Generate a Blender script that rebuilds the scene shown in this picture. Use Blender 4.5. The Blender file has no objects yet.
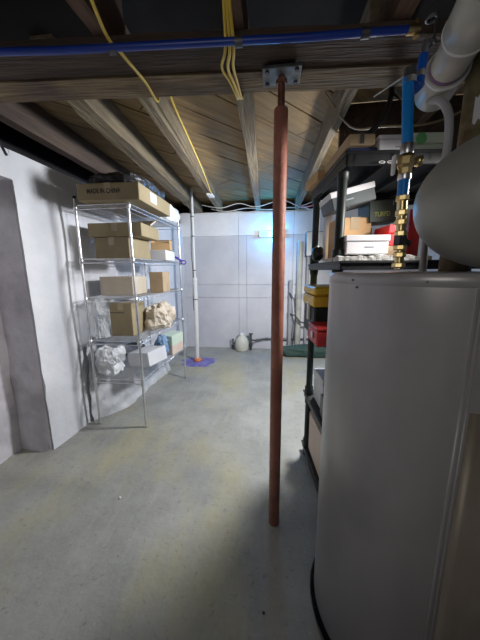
import bpy, math, random
from math import sin, cos, pi, radians, sqrt, atan2
from mathutils import Vector, Matrix, noise
random.seed(7)
S = bpy.context.scene
COL = S.collection

# ------------------------------------------------------------------ materials
def mat(name, c1, c2=None, scale=8.0, rough=0.7, metal=0.0, bump=0.0, stretch=(1, 1, 1), spec=0.5,
        c3=None, scale3=2.0, lo=0.35, hi=0.65, alpha=None, trans=0.0, coat=0.0, bscale=None, emis=None):
    m = bpy.data.materials.new(name); m.use_nodes = True
    nt = m.node_tree; N = nt.nodes; L = nt.links
    b = N['Principled BSDF']
    b.inputs['Roughness'].default_value = rough
    b.inputs['Metallic'].default_value = metal
    b.inputs['Specular IOR Level'].default_value = spec
    b.inputs['Coat Weight'].default_value = coat
    b.inputs['Transmission Weight'].default_value = trans
    if alpha is not None: b.inputs['Alpha'].default_value = alpha
    if emis:
        b.inputs['Emission Color'].default_value = (*emis[0], 1); b.inputs['Emission Strength'].default_value = emis[1]
    tc = N.new('ShaderNodeTexCoord'); mp = N.new('ShaderNodeMapping')
    mp.inputs['Scale'].default_value = stretch
    L.new(tc.outputs['Object'], mp.inputs['Vector'])
    nz = N.new('ShaderNodeTexNoise'); nz.inputs['Scale'].default_value = scale
    nz.inputs['Detail'].default_value = 6; nz.inputs['Roughness'].default_value = 0.62
    L.new(mp.outputs[0], nz.inputs['Vector'])
    cr = N.new('ShaderNodeValToRGB')
    cr.color_ramp.elements[0].position = lo; cr.color_ramp.elements[1].position = hi
    cr.color_ramp.elements[0].color = (*c1, 1); cr.color_ramp.elements[1].color = (*(c2 or c1), 1)
    L.new(nz.outputs['Fac'], cr.inputs['Fac'])
    out = cr.outputs['Color']
    if c3:
        n3 = N.new('ShaderNodeTexNoise'); n3.inputs['Scale'].default_value = scale3
        n3.inputs['Detail'].default_value = 4
        L.new(tc.outputs['Object'], n3.inputs['Vector'])
        r3 = N.new('ShaderNodeValToRGB')
        r3.color_ramp.elements[0].position = 0.5; r3.color_ramp.elements[1].position = 0.68
        L.new(n3.outputs['Fac'], r3.inputs['Fac'])
        mx = N.new('ShaderNodeMixRGB'); mx.inputs['Color2'].default_value = (*c3, 1)
        L.new(r3.outputs['Color'], mx.inputs['Fac']); L.new(out, mx.inputs['Color1']); out = mx.outputs[0]
    L.new(out, b.inputs['Base Color'])
    if bump:
        nb = N.new('ShaderNodeTexNoise'); nb.inputs['Scale'].default_value = bscale or scale * 3
        nb.inputs['Detail'].default_value = 8
        L.new(mp.outputs[0], nb.inputs['Vector'])
        bp = N.new('ShaderNodeBump'); bp.inputs['Strength'].default_value = bump; bp.inputs['Distance'].default_value = 0.02
        L.new(nb.outputs['Fac'], bp.inputs['Height']); L.new(bp.outputs[0], b.inputs['Normal'])
    return m

M = {}
M['plaster'] = mat('whitewashed_block', (0.62, 0.63, 0.68), (0.72, 0.73, 0.77), 3, 0.85, bump=0.35, bscale=14, c3=(0.55, 0.56, 0.60), scale3=1.3)
M['plaster_old'] = mat('weathered_plaster', (0.48, 0.46, 0.50), (0.62, 0.60, 0.64), 4, 0.9, bump=0.7, bscale=12, c3=(0.36, 0.34, 0.36), scale3=3)
M['plaster_top'] = mat('pale_white_plaster', (0.78, 0.79, 0.83), (0.86, 0.87, 0.9), 3, 0.8, bump=0.2, bscale=14)  # whiter than the wall panels below
M['wall_panel'] = mat('painted_wall_panel', (0.55, 0.55, 0.60), (0.66, 0.66, 0.70), 2, 0.8, bump=0.2, bscale=14)
M['void'] = mat('void_shade', (0.012, 0.010, 0.012), (0.02, 0.017, 0.018), 5, 0.95)  # near-black colour stands in for shade in unlit bays and gaps
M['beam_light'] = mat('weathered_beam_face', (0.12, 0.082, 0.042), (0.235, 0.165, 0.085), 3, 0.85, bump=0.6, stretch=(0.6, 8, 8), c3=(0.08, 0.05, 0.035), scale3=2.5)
M['beam_dark'] = mat('shaded_beam_face', (0.035, 0.024, 0.018), (0.085, 0.055, 0.038), 3, 0.85, bump=0.6, stretch=(0.6, 8, 8))  # near timber's brown, darkened to carry the shade of its unlit face
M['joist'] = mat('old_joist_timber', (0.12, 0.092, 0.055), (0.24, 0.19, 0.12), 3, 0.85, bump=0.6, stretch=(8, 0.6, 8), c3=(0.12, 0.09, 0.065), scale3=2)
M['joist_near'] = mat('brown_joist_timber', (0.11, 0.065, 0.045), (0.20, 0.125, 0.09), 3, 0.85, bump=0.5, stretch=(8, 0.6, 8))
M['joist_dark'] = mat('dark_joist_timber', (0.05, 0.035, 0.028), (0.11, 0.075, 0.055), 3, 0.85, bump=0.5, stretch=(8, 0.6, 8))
M['plank'] = mat('subfloor_boards', (0.21, 0.138, 0.062), (0.36, 0.245, 0.115), 3, 0.8, bump=0.4, stretch=(0.6, 8, 8), c3=(0.20, 0.145, 0.09), scale3=1.6)
M['post'] = mat('red_oxide_post', (0.30, 0.115, 0.08), (0.44, 0.185, 0.135), 9, 0.55, bump=0.25, c3=(0.24, 0.075, 0.05), scale3=3)
M['screw'] = mat('rusty_screw', (0.16, 0.07, 0.05), (0.28, 0.12, 0.08), 30, 0.5, 0.6, bump=0.3)
M['galv'] = mat('galvanised_plate', (0.12, 0.125, 0.125), (0.22, 0.225, 0.225), 20, 0.5, 0.5, bump=0.1)
M['chrome'] = mat('chrome_wire', (0.62, 0.62, 0.64), (0.78, 0.78, 0.8), 30, 0.3, 0.85)
M['card'] = mat('corrugated_cardboard', (0.40, 0.29, 0.18), (0.47, 0.35, 0.22), 6, 0.85, bump=0.08)
M['card_olive'] = mat('olive_cardboard', (0.28, 0.225, 0.13), (0.34, 0.275, 0.165), 6, 0.85, bump=0.08)
M['card_pale'] = mat('pale_cardboard', (0.46, 0.40, 0.32), (0.54, 0.47, 0.38), 6, 0.85, bump=0.08)
M['card_orange'] = mat('warm_cardboard', (0.50, 0.31, 0.15), (0.58, 0.38, 0.20), 6, 0.85, bump=0.08)
M['tape'] = mat('packing_tape', (0.40, 0.31, 0.20), (0.45, 0.36, 0.25), 9, 0.3)
M['dark_ink'] = mat('black_ink', (0.02, 0.02, 0.02), rough=0.7)
M['white_card'] = mat('white_cardboard', (0.62, 0.62, 0.66), (0.70, 0.70, 0.73), 5, 0.6)
M['grey_ink'] = mat('grey_print', (0.30, 0.30, 0.36), rough=0.7)
M['white_plastic'] = mat('white_plastic', (0.72, 0.73, 0.74), (0.80, 0.80, 0.80), 8, 0.4)
M['mint_card'] = mat('mint_cardboard', (0.52, 0.62, 0.52), (0.60, 0.68, 0.58), 5, 0.7)
M['pink_card'] = mat('blush_cardboard', (0.62, 0.50, 0.42), (0.68, 0.56, 0.48), 5, 0.7)
M['green_ink'] = mat('green_print', (0.13, 0.42, 0.17), rough=0.6)
M['black_plastic'] = mat('black_plastic', (0.009, 0.010, 0.012), (0.015, 0.016, 0.018), 12, 0.45, bump=0.05, spec=0.35)
M['slate_plastic'] = mat('dark_green_plastic', (0.010, 0.017, 0.016), (0.018, 0.028, 0.026), 12, 0.5, spec=0.35)
M['black_wrap'] = mat('black_film', (0.02, 0.02, 0.024), (0.05, 0.05, 0.055), 14, 0.25, bump=0.7, bscale=25)
M['film'] = mat('clear_film', (0.75, 0.78, 0.82), (0.9, 0.92, 0.95), 14, 0.18, bump=0.8, bscale=22, alpha=0.38)
M['white_film'] = mat('white_film', (0.66, 0.68, 0.72), (0.82, 0.83, 0.86), 14, 0.35, bump=0.7, bscale=22)
M['sheeting'] = mat('pale_sheeting', (0.50, 0.51, 0.54), (0.66, 0.67, 0.70), 6, 0.4, bump=0.5, bscale=16)
M['paper'] = mat('crumpled_paper', (0.55, 0.46, 0.36), (0.70, 0.62, 0.52), 10, 0.8, bump=0.5)
M['blue_film'] = mat('blue_plastic_bag', (0.08, 0.18, 0.36), (0.28, 0.42, 0.60), 16, 0.3, bump=0.6)
M['purple'] = mat('purple_plastic', (0.10, 0.06, 0.42), (0.14, 0.09, 0.5), 8, 0.35)
M['violet_rag'] = mat('violet_cloth', (0.12, 0.11, 0.36), (0.24, 0.22, 0.50), 12, 0.8, bump=0.6)
M['orange'] = mat('orange_rubber', (0.60, 0.16, 0.06), (0.68, 0.24, 0.10), 8, 0.5)
M['blue_pex'] = mat('blue_tubing', (0.005, 0.20, 0.62), (0.008, 0.25, 0.72), 6, 0.28)
M['blue_dark'] = mat('deep_blue_tubing', (0.010, 0.035, 0.26), (0.014, 0.05, 0.34), 6, 0.35)
M['blue_mid'] = mat('mid_blue_tubing', (0.008, 0.08, 0.45), (0.01, 0.11, 0.55), 6, 0.3)
M['brass'] = mat('brass', (0.60, 0.46, 0.20), (0.74, 0.60, 0.32), 20, 0.28, 0.95)
M['steel'] = mat('steel_ring', (0.5, 0.5, 0.52), (0.66, 0.66, 0.68), 20, 0.3, 0.9)
M['dark_metal'] = mat('tarnished_metal', (0.06, 0.06, 0.065), (0.13, 0.13, 0.14), 20, 0.5, 0.6)
M['pvc'] = mat('grey_white_pvc', (0.42, 0.42, 0.37), (0.52, 0.52, 0.46), 6, 0.4, c3=(0.36, 0.35, 0.33), scale3=5)
M['pvc_white'] = mat('white_pvc', (0.68, 0.68, 0.68), (0.76, 0.76, 0.76), 6, 0.45)
M['primer'] = mat('purple_pipe_primer', (0.20, 0.12, 0.24), rough=0.4)
M['conduit'] = mat('grey_conduit', (0.34, 0.34, 0.36), (0.40, 0.40, 0.42), 10, 0.4)
M['flue'] = mat('rusted_flue', (0.12, 0.10, 0.055), (0.25, 0.21, 0.12), 12, 0.6, 0.3, bump=0.3, c3=(0.10, 0.055, 0.03), scale3=8)
M['jacket'] = mat('grey_enamel', (0.36, 0.345, 0.355), (0.42, 0.405, 0.415), 2.2, 0.33, 0.25, stretch=(3, 3, 0.7), c3=(0.33, 0.32, 0.325), scale3=3)
M['panel'] = mat('scuffed_enamel', (0.24, 0.20, 0.16), (0.34, 0.30, 0.26), 3, 0.45, 0.2, stretch=(3, 3, 0.7))
M['tank'] = mat('grey_green_tank', (0.28, 0.28, 0.25), (0.35, 0.35, 0.32), 5, 0.42, 0.25, c3=(0.24, 0.24, 0.21), scale3=4)
M['yellow'] = mat('yellow_plastic', (0.72, 0.45, 0.03), (0.78, 0.52, 0.05), 8, 0.4)
M['red'] = mat('red_plastic', (0.50, 0.03, 0.035), (0.60, 0.05, 0.05), 8, 0.35)
M['crimson'] = mat('dark_crimson_card', (0.12, 0.012, 0.02), rough=0.6)
M['bright_red'] = mat('bright_red_card', (0.80, 0.02, 0.03), (0.85, 0.05, 0.05), 8, 0.5)
M['slate_card'] = mat('slate_card', (0.05, 0.065, 0.07), (0.075, 0.09, 0.095), 8, 0.55)
M['navy'] = mat('navy_card', (0.02, 0.03, 0.12), rough=0.5)
M['olive_ink'] = mat('yellow_green_print', (0.30, 0.34, 0.10), rough=0.6)
M['dk_box'] = mat('dark_green_card', (0.03, 0.045, 0.035), (0.045, 0.06, 0.05), 8, 0.5)
M['yellow_cable'] = mat('yellow_cable', (0.72, 0.50, 0.06), (0.8, 0.58, 0.10), 20, 0.4)
M['white_cable'] = mat('white_cable', (0.62, 0.60, 0.56), rough=0.5)
M['tan_cable'] = mat('tan_cable', (0.36, 0.29, 0.17), rough=0.5)
M['black_cable'] = mat('black_cable', (0.02, 0.02, 0.02), rough=0.5)
M['pinkred_cable'] = mat('red_cable', (0.5, 0.10, 0.08), rough=0.5)
M['led'] = mat('lit_led_lens', (0.1, 0.5, 0.9), rough=0.3, emis=((0.04, 0.50, 1.0), 12.0))
M['foam'] = mat('foam_sheet', (0.38, 0.39, 0.37), (0.52, 0.52, 0.50), 16, 0.7, bump=0.5)
M['tarp'] = mat('dark_green_tarp', (0.02, 0.05, 0.042), (0.04, 0.08, 0.065), 6, 0.7, bump=0.4)
M['hdpe'] = mat('cloudy_plastic_jug', (0.58, 0.57, 0.50), (0.66, 0.65, 0.58), 8, 0.5)

# floor: troweled concrete with yellow-green and blue-grey wear
def floor_mat():
    m = bpy.data.materials.new('troweled_concrete'); m.use_nodes = True
    nt = m.node_tree; N = nt.nodes; L = nt.links; b = N['Principled BSDF']
    tc = N.new('ShaderNodeTexCoord')
    def nz(s, d=5, st=(1, 1, 1), rot=0.0):
        mp = N.new('ShaderNodeMapping'); mp.inputs['Scale'].default_value = st; mp.inputs['Rotation'].default_value = (0, 0, rot)
        L.new(tc.outputs['Object'], mp.inputs['Vector'])
        n = N.new('ShaderNodeTexNoise'); n.inputs['Scale'].default_value = s; n.inputs['Detail'].default_value = d
        n.inputs['Roughness'].default_value = 0.6; L.new(mp.outputs[0], n.inputs['Vector']); return n.outputs['Fac']
    def ramp(f, a, c):
        r = N.new('ShaderNodeValToRGB'); r.color_ramp.elements[0].position = a; r.color_ramp.elements[1].position = c
        L.new(f, r.inputs['Fac']); return r.outputs['Color']
    def mix(fac, c1, c2, amt=1.0):
        x = N.new('ShaderNodeMixRGB')
        mm = N.new('ShaderNodeMath'); mm.operation = 'MULTIPLY'; mm.inputs[1].default_value = amt
        L.new(fac, mm.inputs[0]); L.new(mm.outputs[0], x.inputs['Fac'])
        for k, c in ((1, c1), (2, c2)):
            if isinstance(c, tuple): x.inputs[k].default_value = (*c, 1)
            else: L.new(c, x.inputs[k])
        return x.outputs[0]
    base = mix(ramp(nz(3.2, 8), .35, .65), (0.27, 0.27, 0.245), (0.37, 0.365, 0.335))
    base = mix(ramp(nz(1.1, 5, (1.6, 0.8, 1), 0.6), .50, .64), base, (0.42, 0.375, 0.20), .55)
    base = mix(ramp(nz(0.9, 5, (1.2, 1, 1), -0.5), .54, .66), base, (0.235, 0.25, 0.285), .6)
    base = mix(ramp(nz(34, 8), .58, .72), base, (0.15, 0.145, 0.13), .6)
    base = mix(ramp(nz(70, 8), .58, .70), base, (0.46, 0.45, 0.41), .45)
    base = mix(ramp(nz(5, 8, (3.5, 0.5, 1), 0.8), .55, .7), base, (0.42, 0.41, 0.37), .4)
    L.new(base, b.inputs['Base Color'])
    b.inputs['Roughness'].default_value = 0.62
    bp = N.new('ShaderNodeBump'); bp.inputs['Strength'].default_value = 0.35; bp.inputs['Distance'].default_value = 0.015
    L.new(nz(22, 10), bp.inputs['Height']); L.new(bp.outputs[0], b.inputs['Normal'])
    return m
M['floor'] = floor_mat()

# ------------------------------------------------------------------ mesh builder
class MB:
    def __init__(s): s.v = []; s.f = []; s.sm = []
    def add(s, vs, fs, smooth=False, mtx=None):
        o = len(s.v)
        s.v += [tuple(mtx @ Vector(p)) if mtx else tuple(p) for p in vs]
        for f in fs: s.f.append([o + i for i in f]); s.sm.append(smooth)
        return s
    def box(s, x0, x1, y0, y1, z0, z1, mtx=None, bev=0.0):
        if bev <= 0:
            vs = [(x0,y0,z0),(x1,y0,z0),(x1,y1,z0),(x0,y1,z0),(x0,y0,z1),(x1,y0,z1),(x1,y1,z1),(x0,y1,z1)]
            return s.add(vs, [(0,3,2,1),(4,5,6,7),(0,1,5,4),(1,2,6,5),(2,3,7,6),(3,0,4,7)], False, mtx)
        b = bev
        def ring(i, z): 
            return [(x0+i,y0+b,z),(x0+b,y0+i,z),(x1-b,y0+i,z),(x1-i,y0+b,z),(x1-i,y1-b,z),(x1-b,y1-i,z),(x0+b,y1-i,z),(x0+i,y1-b,z)]
        r = [ring(b, z0), ring(0, z0+b), ring(0, z1-b), ring(b, z1)]
        vs = sum(r, []); fs = [tuple(range(7, -1, -1)), tuple(range(24, 32))]
        for k in range(3):
            for i in range(8):
                j = (i+1) % 8; fs.append((8*k+i, 8*k+j, 8*k+8+j, 8*k+8+i))
        return s.add(vs, fs, False, mtx)
    def tube(s, pts, r, n=10, cap=True, mtx=None):
        pts = [Vector(p) for p in pts]; R = r if isinstance(r, (list, tuple)) else [r]*len(pts)
        vs = []; fs = []; prev = None
        for i, p in enumerate(pts):
            a = pts[max(0, i-1)]; c = pts[min(len(pts)-1, i+1)]
            t = (c-a)
            if t.length < 1e-9: t = prev_t
            t = t.normalized(); prev_t = t
            if prev is None:
                u = Vector((0,0,1)).cross(t)
                if u.length < 0.1: u = Vector((1,0,0)).cross(t)
            else: u = prev - t*prev.dot(t)
            u.normalize(); prev = u; w = t.cross(u)
            vs += [tuple(p + (u*cos(2*pi*k/n) + w*sin(2*pi*k/n))*R[i]) for k in range(n)]
        for i in range(len(pts)-1):
            for k in range(n):
                j = (k+1) % n; fs.append((i*n+k, i*n+j, (i+1)*n+j, (i+1)*n+k))
        s.add(vs, fs, True, mtx)
        if cap:
            s.add(vs[:n], [tuple(range(n-1, -1, -1))], False, mtx); s.add(vs[-n:], [tuple(range(n))], False, mtx)
        return s
    def lathe(s, prof, c=(0,0,0), n=32, axis='z', mtx=None, smooth=True):
        vs = []; fs = []
        for (r, h) in prof:
            for k in range(n):
                a = 2*pi*k/n; x, y = r*cos(a), r*sin(a)
                p = (x, y, h) if axis == 'z' else (h, x, y) if axis == 'x' else (y, h, x)
                vs.append((c[0]+p[0], c[1]+p[1], c[2]+p[2]))
        for i in range(len(prof)-1):
            for k in range(n):
                j = (k+1) % n; fs.append((i*n+k, i*n+j, (i+1)*n+j, (i+1)*n+k))
        s.add(vs, fs, smooth, mtx)
        if prof[0][0] > 1e-4: s.add(vs[:n], [tuple(range(n-1, -1, -1))], False, mtx)
        if prof[-1][0] > 1e-4: s.add(vs[-n:], [tuple(range(n))], False, mtx)
        return s
    def build(s, name, m, parent=None, loc=None, rot=None):
        me = bpy.data.meshes.new(name); me.from_pydata(s.v, [], s.f); me.validate()
        me.polygons.foreach_set('use_smooth', s.sm[:len(me.polygons)] if len(s.sm) >= len(me.polygons) else [False]*len(me.polygons))
        me.materials.append(M[m] if isinstance(m, str) else m)
        o = bpy.data.objects.new(name, me); COL.objects.link(o)
        if parent: o.parent = parent
        if loc: o.location = loc
        if rot: o.rotation_euler = rot
        return o

def crumple(sx, sy, sz, amp=0.02, freq=9, seed=0, n=14, squash=1.0, power=4):
    """a lumpy rounded bundle resting on z=0"""
    mb = MB(); vs = []; fs = []
    for i in range(n+1):
        th = pi*i/n
        for k in range(2*n):
            ph = pi*k/n
            x, y, z = sin(th)*cos(ph), sin(th)*sin(ph), cos(th)
            q = (abs(x)**power + abs(y)**power + abs(z)**power)**(-1/power)
            p = Vector((x*q*sx/2, y*q*sy/2, z*q*sz/2))
            d = noise.noise(p*freq + Vector((seed*3.7, seed*1.3, 0)))*amp + noise.noise(p*freq*2.7 + Vector((seed, 5, 0)))*amp*0.6
            p += Vector((x, y, z))*d
            p.z = max(p.z + sz/2, 0.0)
            vs.append(tuple(p))
    for i in range(n):
        for k in range(2*n):
            j = (k+1) % (2*n); fs.append((i*2*n+k, (i+1)*2*n+k, (i+1)*2*n+j, i*2*n+j))
    return mb.add(vs, fs, False)

def empty(name, label, cat, loc=(0,0,0), rz=0.0, group=None):
    o = bpy.data.objects.new(name, None); COL.objects.link(o)
    o.location = loc; o.rotation_euler = (0, 0, rz); o['label'] = label; o['category'] = cat
    if group: o['group'] = group
    return o
def tag(o, label, cat, group=None):
    o['label'] = label; o['category'] = cat
    if group: o['group'] = group
    return o
def struct(o): o['kind'] = 'structure'; return o
def text(s, size, m, parent, loc, rot, name='lettering', sx=1.0):
    cu = bpy.data.curves.new(name, 'FONT'); cu.body = s; cu.size = size; cu.align_x = 'CENTER'; cu.align_y = 'CENTER'; cu.extrude = 0.0006; cu.offset = size*0.018
    t = bpy.data.objects.new('tmp', cu); COL.objects.link(t)
    bpy.context.view_layer.update()
    me = bpy.data.meshes.new_from_object(t); bpy.data.objects.remove(t)
    me.materials.clear(); me.materials.append(M[m])
    o = bpy.data.objects.new(name, me); COL.objects.link(o)
    o.parent = parent; o.location = loc; o.rotation_euler = rot; o.scale = (sx, 1, 1)
    return o

# ------------------------------------------------------------------ room shell
XL, YB = -1.57, 4.33
WT = 2.03           # left wall top
struct(MB().box(-2.6, 2.3, -1.9, 4.6, -0.12, 0.0).build('floor', 'floor'))
# left wall (slightly out of square): far block with a doorway-sized recess before it
def wall_quad(pts, z0, z1, depth):
    """pts: wall-face line p0->p1, thickness towards -x"""
    (x0, y0), (x1, y1) = pts
    vs = []; fs = []
    ny = 26; nz = 20
    for i in range(ny+1):
        for k in range(nz+1):
            f = i/ny; z = z0 + (z1-z0)*k/nz
            x = x0 + (x1-x0)*f; y = y0 + (y1-y0)*f
            d = noise.noise(Vector((x*2, y*2.2, z*2.4)))*0.016
            if i in (0,) : d = noise.noise(Vector((1, 2, z*9)))*0.012
            vs.append((x + d, y, z))
    for i in range(ny):
        for k in range(nz):
            a = i*(nz+1)+k; fs.append((a, a+nz+1, a+nz+2, a+1))
    mb = MB().add(vs, fs, True)
    mb.box(min(x0, x1)-depth, min(x0, x1)-0.02, y0+0.002, y1, z0, z1)
    e = [vs[k] for k in range(nz+1)]
    back = [(min(x0, x1)-depth, y0, p[2]) for p in e]
    mb.add(e+back, [(k, k+1, nz+1+k+1, nz+1+k) for k in range(nz)], False)
    t = [vs[i*(nz+1)+nz] for i in range(ny+1)]
    bk = [(min(x0, x1)-0.03, p[1], p[2]) for p in t]
    mb.add(t+bk, [(k, k+1, ny+1+k+1, ny+1+k) for k in range(ny)], False)
    return mb
wl = struct(wall_quad(((-1.60, 1.575), (-1.47, YB)), 0, WT, 0.4).build('wall_left', 'plaster'))
mb = MB(); mb.box(-2.0, -1.60, -1.9, 1.575, 1.86, WT); mb.box(-2.0, -1.60, -1.9, 0.6, 0, 1.86)
struct(mb.build('wall_left_front', 'plaster'))
# board added behind the black rack to block the rear lamp from the ceiling
hb = MB().box(-0.83, 0.83, -0.02, 0.02, 0, 0.40, bev=0.003).build('light_block_board', 'joist_dark', loc=(1.25, 2.03, 1.95))
tag(hb, 'dark wide board added under the joists behind the black rack to block lamplight', 'board')
# back of the recess, rough old plaster, and its jamb coat
mb = MB(); vs = []; fs = []
for i in range(13):
    for k in range(25):
        y = 0.6 + 0.975*i/12; z = 1.86*k/24
        vs.append((-1.84 + noise.noise(Vector((0, y*3, z*3)))*0.03, y, z))
for i in range(12):
    for k in range(24):
        a = i*25+k; fs.append((a, a+25, a+26, a+1))
mb.add(vs, fs, True); mb.box(-2.0, -1.88, 0.6, 1.575, 0, 1.86)
struct(mb.build('wall_recess', 'plaster_old'))
mb = MB(); vs = []; fs = []
for i in range(9):
    for k in range(33):
        f = i/8; z = 1.86*k/32
        lump = 0.03*max(0, 1 - z/0.75) + 0.006
        x = -1.85 + 0.24*f
        vs.append((x, 1.572 - lump*(0.5+0.8*abs(noise.noise(Vector((x*14, 3, z*8)))))*sin(pi*min(1, f*0.92+0.08))**0.4 - 0.002, z))
for i in range(8):
    for k in range(32):
        a = i*33+k; fs.append((a, a+33, a+34, a+1))
mb.add(vs, fs, True)
struct(mb.build('trim_1', 'plaster_old'))
# back wall: boards with open seams, brighter upper course
mb = MB(); mb.box(-2.0, 2.3, YB+0.01, YB+0.25, 0, 2.19)
struct(mb.build('wall_back', 'plaster_old'))
mb = MB(); g = 0.0018
xs = [-1.50, -0.56, -0.43, 0.30, 1.1, 2.2]
for a, c in zip(xs[:-1], xs[1:]):
    for z0, z1 in ((0.0, 0.86), (0.86, 1.07), (1.07, 1.84)):
        mb.box(a+g, c-g, YB-0.012-0.003*random.random(), YB+0.01, z0+(g if z0 else 0), z1-g, bev=0.002)
struct(mb.build('trim_2', 'wall_panel'))
mb = MB()
for a, c in ((-1.50, -0.56), (-0.56, 0.30), (0.30, 2.2)):
    mb.box(a+g, c-g, YB-0.022, YB+0.01, 1.84, 2.19, bev=0.003)
struct(mb.build('trim_3', 'plaster_top'))
# ragged mortar along the back wall's top
mb = MB(); vs = []; fs = []
for i in range(61):
    x = -1.5 + 3.7*i/60; z = 2.185 + 0.018*noise.noise(Vector((x*6, 0, 0)))
    vs += [(x, YB-0.028, 2.165), (x, YB-0.020, z+0.01), (x, YB+0.1, z+0.01)]
for i in range(60):
    a = 3*i; fs += [(a, a+3, a+4, a+1), (a+1, a+4, a+5, a+2)]
mb.add(vs, fs, False); struct(mb.build('trim_4', 'plaster_top'))
struct(MB().box(2.1, 2.3, -1.9, YB+0.2, 0, 2.40).build('wall_right', 'plaster'))
struct(MB().box(-2.0, 2.3, -2.0, -1.85, 0, 2.40).build('wall_front', 'plaster_old'))
# near-black backing stands in for the unlit space over the walls
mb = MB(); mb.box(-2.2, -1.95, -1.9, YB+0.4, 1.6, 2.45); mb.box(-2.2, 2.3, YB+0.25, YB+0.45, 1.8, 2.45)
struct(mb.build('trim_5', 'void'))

# subfloor boards laid diagonally
mb = MB(); W = 0.235
for i in range(-18, 19):
    y0 = i*W
    cuts = [-4.2]
    while cuts[-1] < 4.2: cuts.append(cuts[-1] + random.uniform(1.2, 2.6))
    for a, c in zip(cuts[:-1], cuts[1:]):
        mb.box(a+0.003, c-0.003, y0+0.006, y0+W-0.006, random.uniform(0, 0.006), 0.025)
struct(mb.build('ceiling', 'plank', loc=(0.05, 1.6, 2.365), rot=(0, 0, radians(47))))
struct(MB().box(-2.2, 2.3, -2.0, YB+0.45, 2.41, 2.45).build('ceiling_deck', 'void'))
struct(MB().box(-2.2, 2.3, -1.9, 1.6, 2.352, 2.362).build('ceiling_near_shade', 'void'))  # slab added under the boards to paint the unlit near bay black
# joists
def joist(x0, x1, y0, y1, w, z0, z1, m, label, group, rough=0.006):
    n = 40; mb = MB(); vs = []; fs = []
    for i in range(n+1):
        f = i/n; x = x0+(x1-x0)*f; y = y0+(y1-y0)*f
        for (dx, z) in ((-w/2, z0), (w/2, z0), (w/2, z1), (-w/2, z1)):
            q = noise.noise(Vector((x+dx*20, y*4, z*7)))*rough
            vs.append((dx + q + x - x0, y - y0, z - z0 + (abs(q) if z == z0 else 0)))
    for i in range(n):
        for k in range(4):
            j = (k+1) % 4; fs.append((4*i+k, 4*i+j, 4*i+4+j, 4*i+4+k))
    fs += [(3, 2, 1, 0), (4*n, 4*n+1, 4*n+2, 4*n+3)]
    mb.add(vs, fs, False)
    return tag(mb.build('ceiling_joist', m, loc=(x0, y0, z0)), label, 'joist', group)
JG = 'timber joists carrying the floor above'
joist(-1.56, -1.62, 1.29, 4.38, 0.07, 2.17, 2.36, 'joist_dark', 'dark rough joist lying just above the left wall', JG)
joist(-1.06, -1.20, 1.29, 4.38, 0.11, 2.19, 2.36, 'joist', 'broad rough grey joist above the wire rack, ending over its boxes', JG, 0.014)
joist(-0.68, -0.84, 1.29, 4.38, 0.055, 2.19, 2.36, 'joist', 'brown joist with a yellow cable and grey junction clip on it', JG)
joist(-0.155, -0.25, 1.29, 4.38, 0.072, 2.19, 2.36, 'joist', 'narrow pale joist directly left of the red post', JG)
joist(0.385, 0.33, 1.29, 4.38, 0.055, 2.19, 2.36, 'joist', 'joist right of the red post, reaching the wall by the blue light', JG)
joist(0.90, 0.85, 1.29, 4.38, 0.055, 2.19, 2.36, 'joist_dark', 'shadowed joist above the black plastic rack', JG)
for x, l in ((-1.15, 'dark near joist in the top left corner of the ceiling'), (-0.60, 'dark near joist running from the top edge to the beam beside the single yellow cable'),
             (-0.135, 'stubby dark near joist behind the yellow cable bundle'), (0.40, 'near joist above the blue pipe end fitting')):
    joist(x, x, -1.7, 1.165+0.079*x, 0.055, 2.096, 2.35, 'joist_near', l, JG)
# main beam of two timbers
be = empty('ceiling_beam', 'long heavy timber beam of two planks crossing the ceiling above the red post', 'beam', (0, 1.175, 2.045), radians(4.5))
def timber(y0, y1, z0, z1, m, seed):
    n = 60; vs = []; fs = []
    for i in range(n+1):
        x = -2.0 + 4.1*i/n
        for (y, z) in ((y0, z0), (y1, z0), (y1, z1), (y0, z1)):
            q = noise.noise(Vector((x*5, y*20+seed, z*5)))*0.005
            vs.append((x, y+q, z+(abs(q) if z == z0 else 0)))
    for i in range(n):
        for k in range(4):
            j = (k+1) % 4; fs.append((4*i+j, 4*i+k, 4*i+4+k, 4*i+4+j))
    fs += [(0, 1, 2, 3), (4*n+3, 4*n+2, 4*n+1, 4*n)]
    return MB().add(vs, fs, False).build('timber', m, be)
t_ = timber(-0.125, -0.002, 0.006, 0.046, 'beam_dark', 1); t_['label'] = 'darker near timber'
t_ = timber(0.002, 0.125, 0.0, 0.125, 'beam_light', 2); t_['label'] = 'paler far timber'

# ------------------------------------------------------------------ red post
po = empty('support_post', 'red-brown round steel post standing on the floor under the beam', 'post', (0.02, 1.185, 0))
MB().lathe([(0.0, 0.0), (0.0275, 0.0), (0.0275, 1.915), (0.026, 1.92), (0.0, 1.922)], n=28).build('column', 'post', po)
mb = MB(); prof = [(0.0125, 1.90)]
for i in range(24):
    z = 1.922 + 0.10*i/24
    prof += [(0.0145, z), (0.012, z+0.002)]
prof += [(0.0125, 2.032)]
mb.lathe(prof, n=16); mb.lathe([(0.022, 2.005), (0.022, 2.02)], n=6, smooth=False)
mb.build('screw_jack', 'screw', po)
pl = MB().box(-0.072, 0.072, -0.05, 0.05, 2.030, 2.042, bev=0.002).build('head_plate', 'galv', po)
for sx in (-1, 1):
    for sy in (-1, 1):
        MB().lathe([(0.008, 2.0235), (0.008, 2.0305)], c=(sx*0.055, sy*0.034, 0), n=6, smooth=False).build('bolt', 'dark_metal', po)

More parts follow.
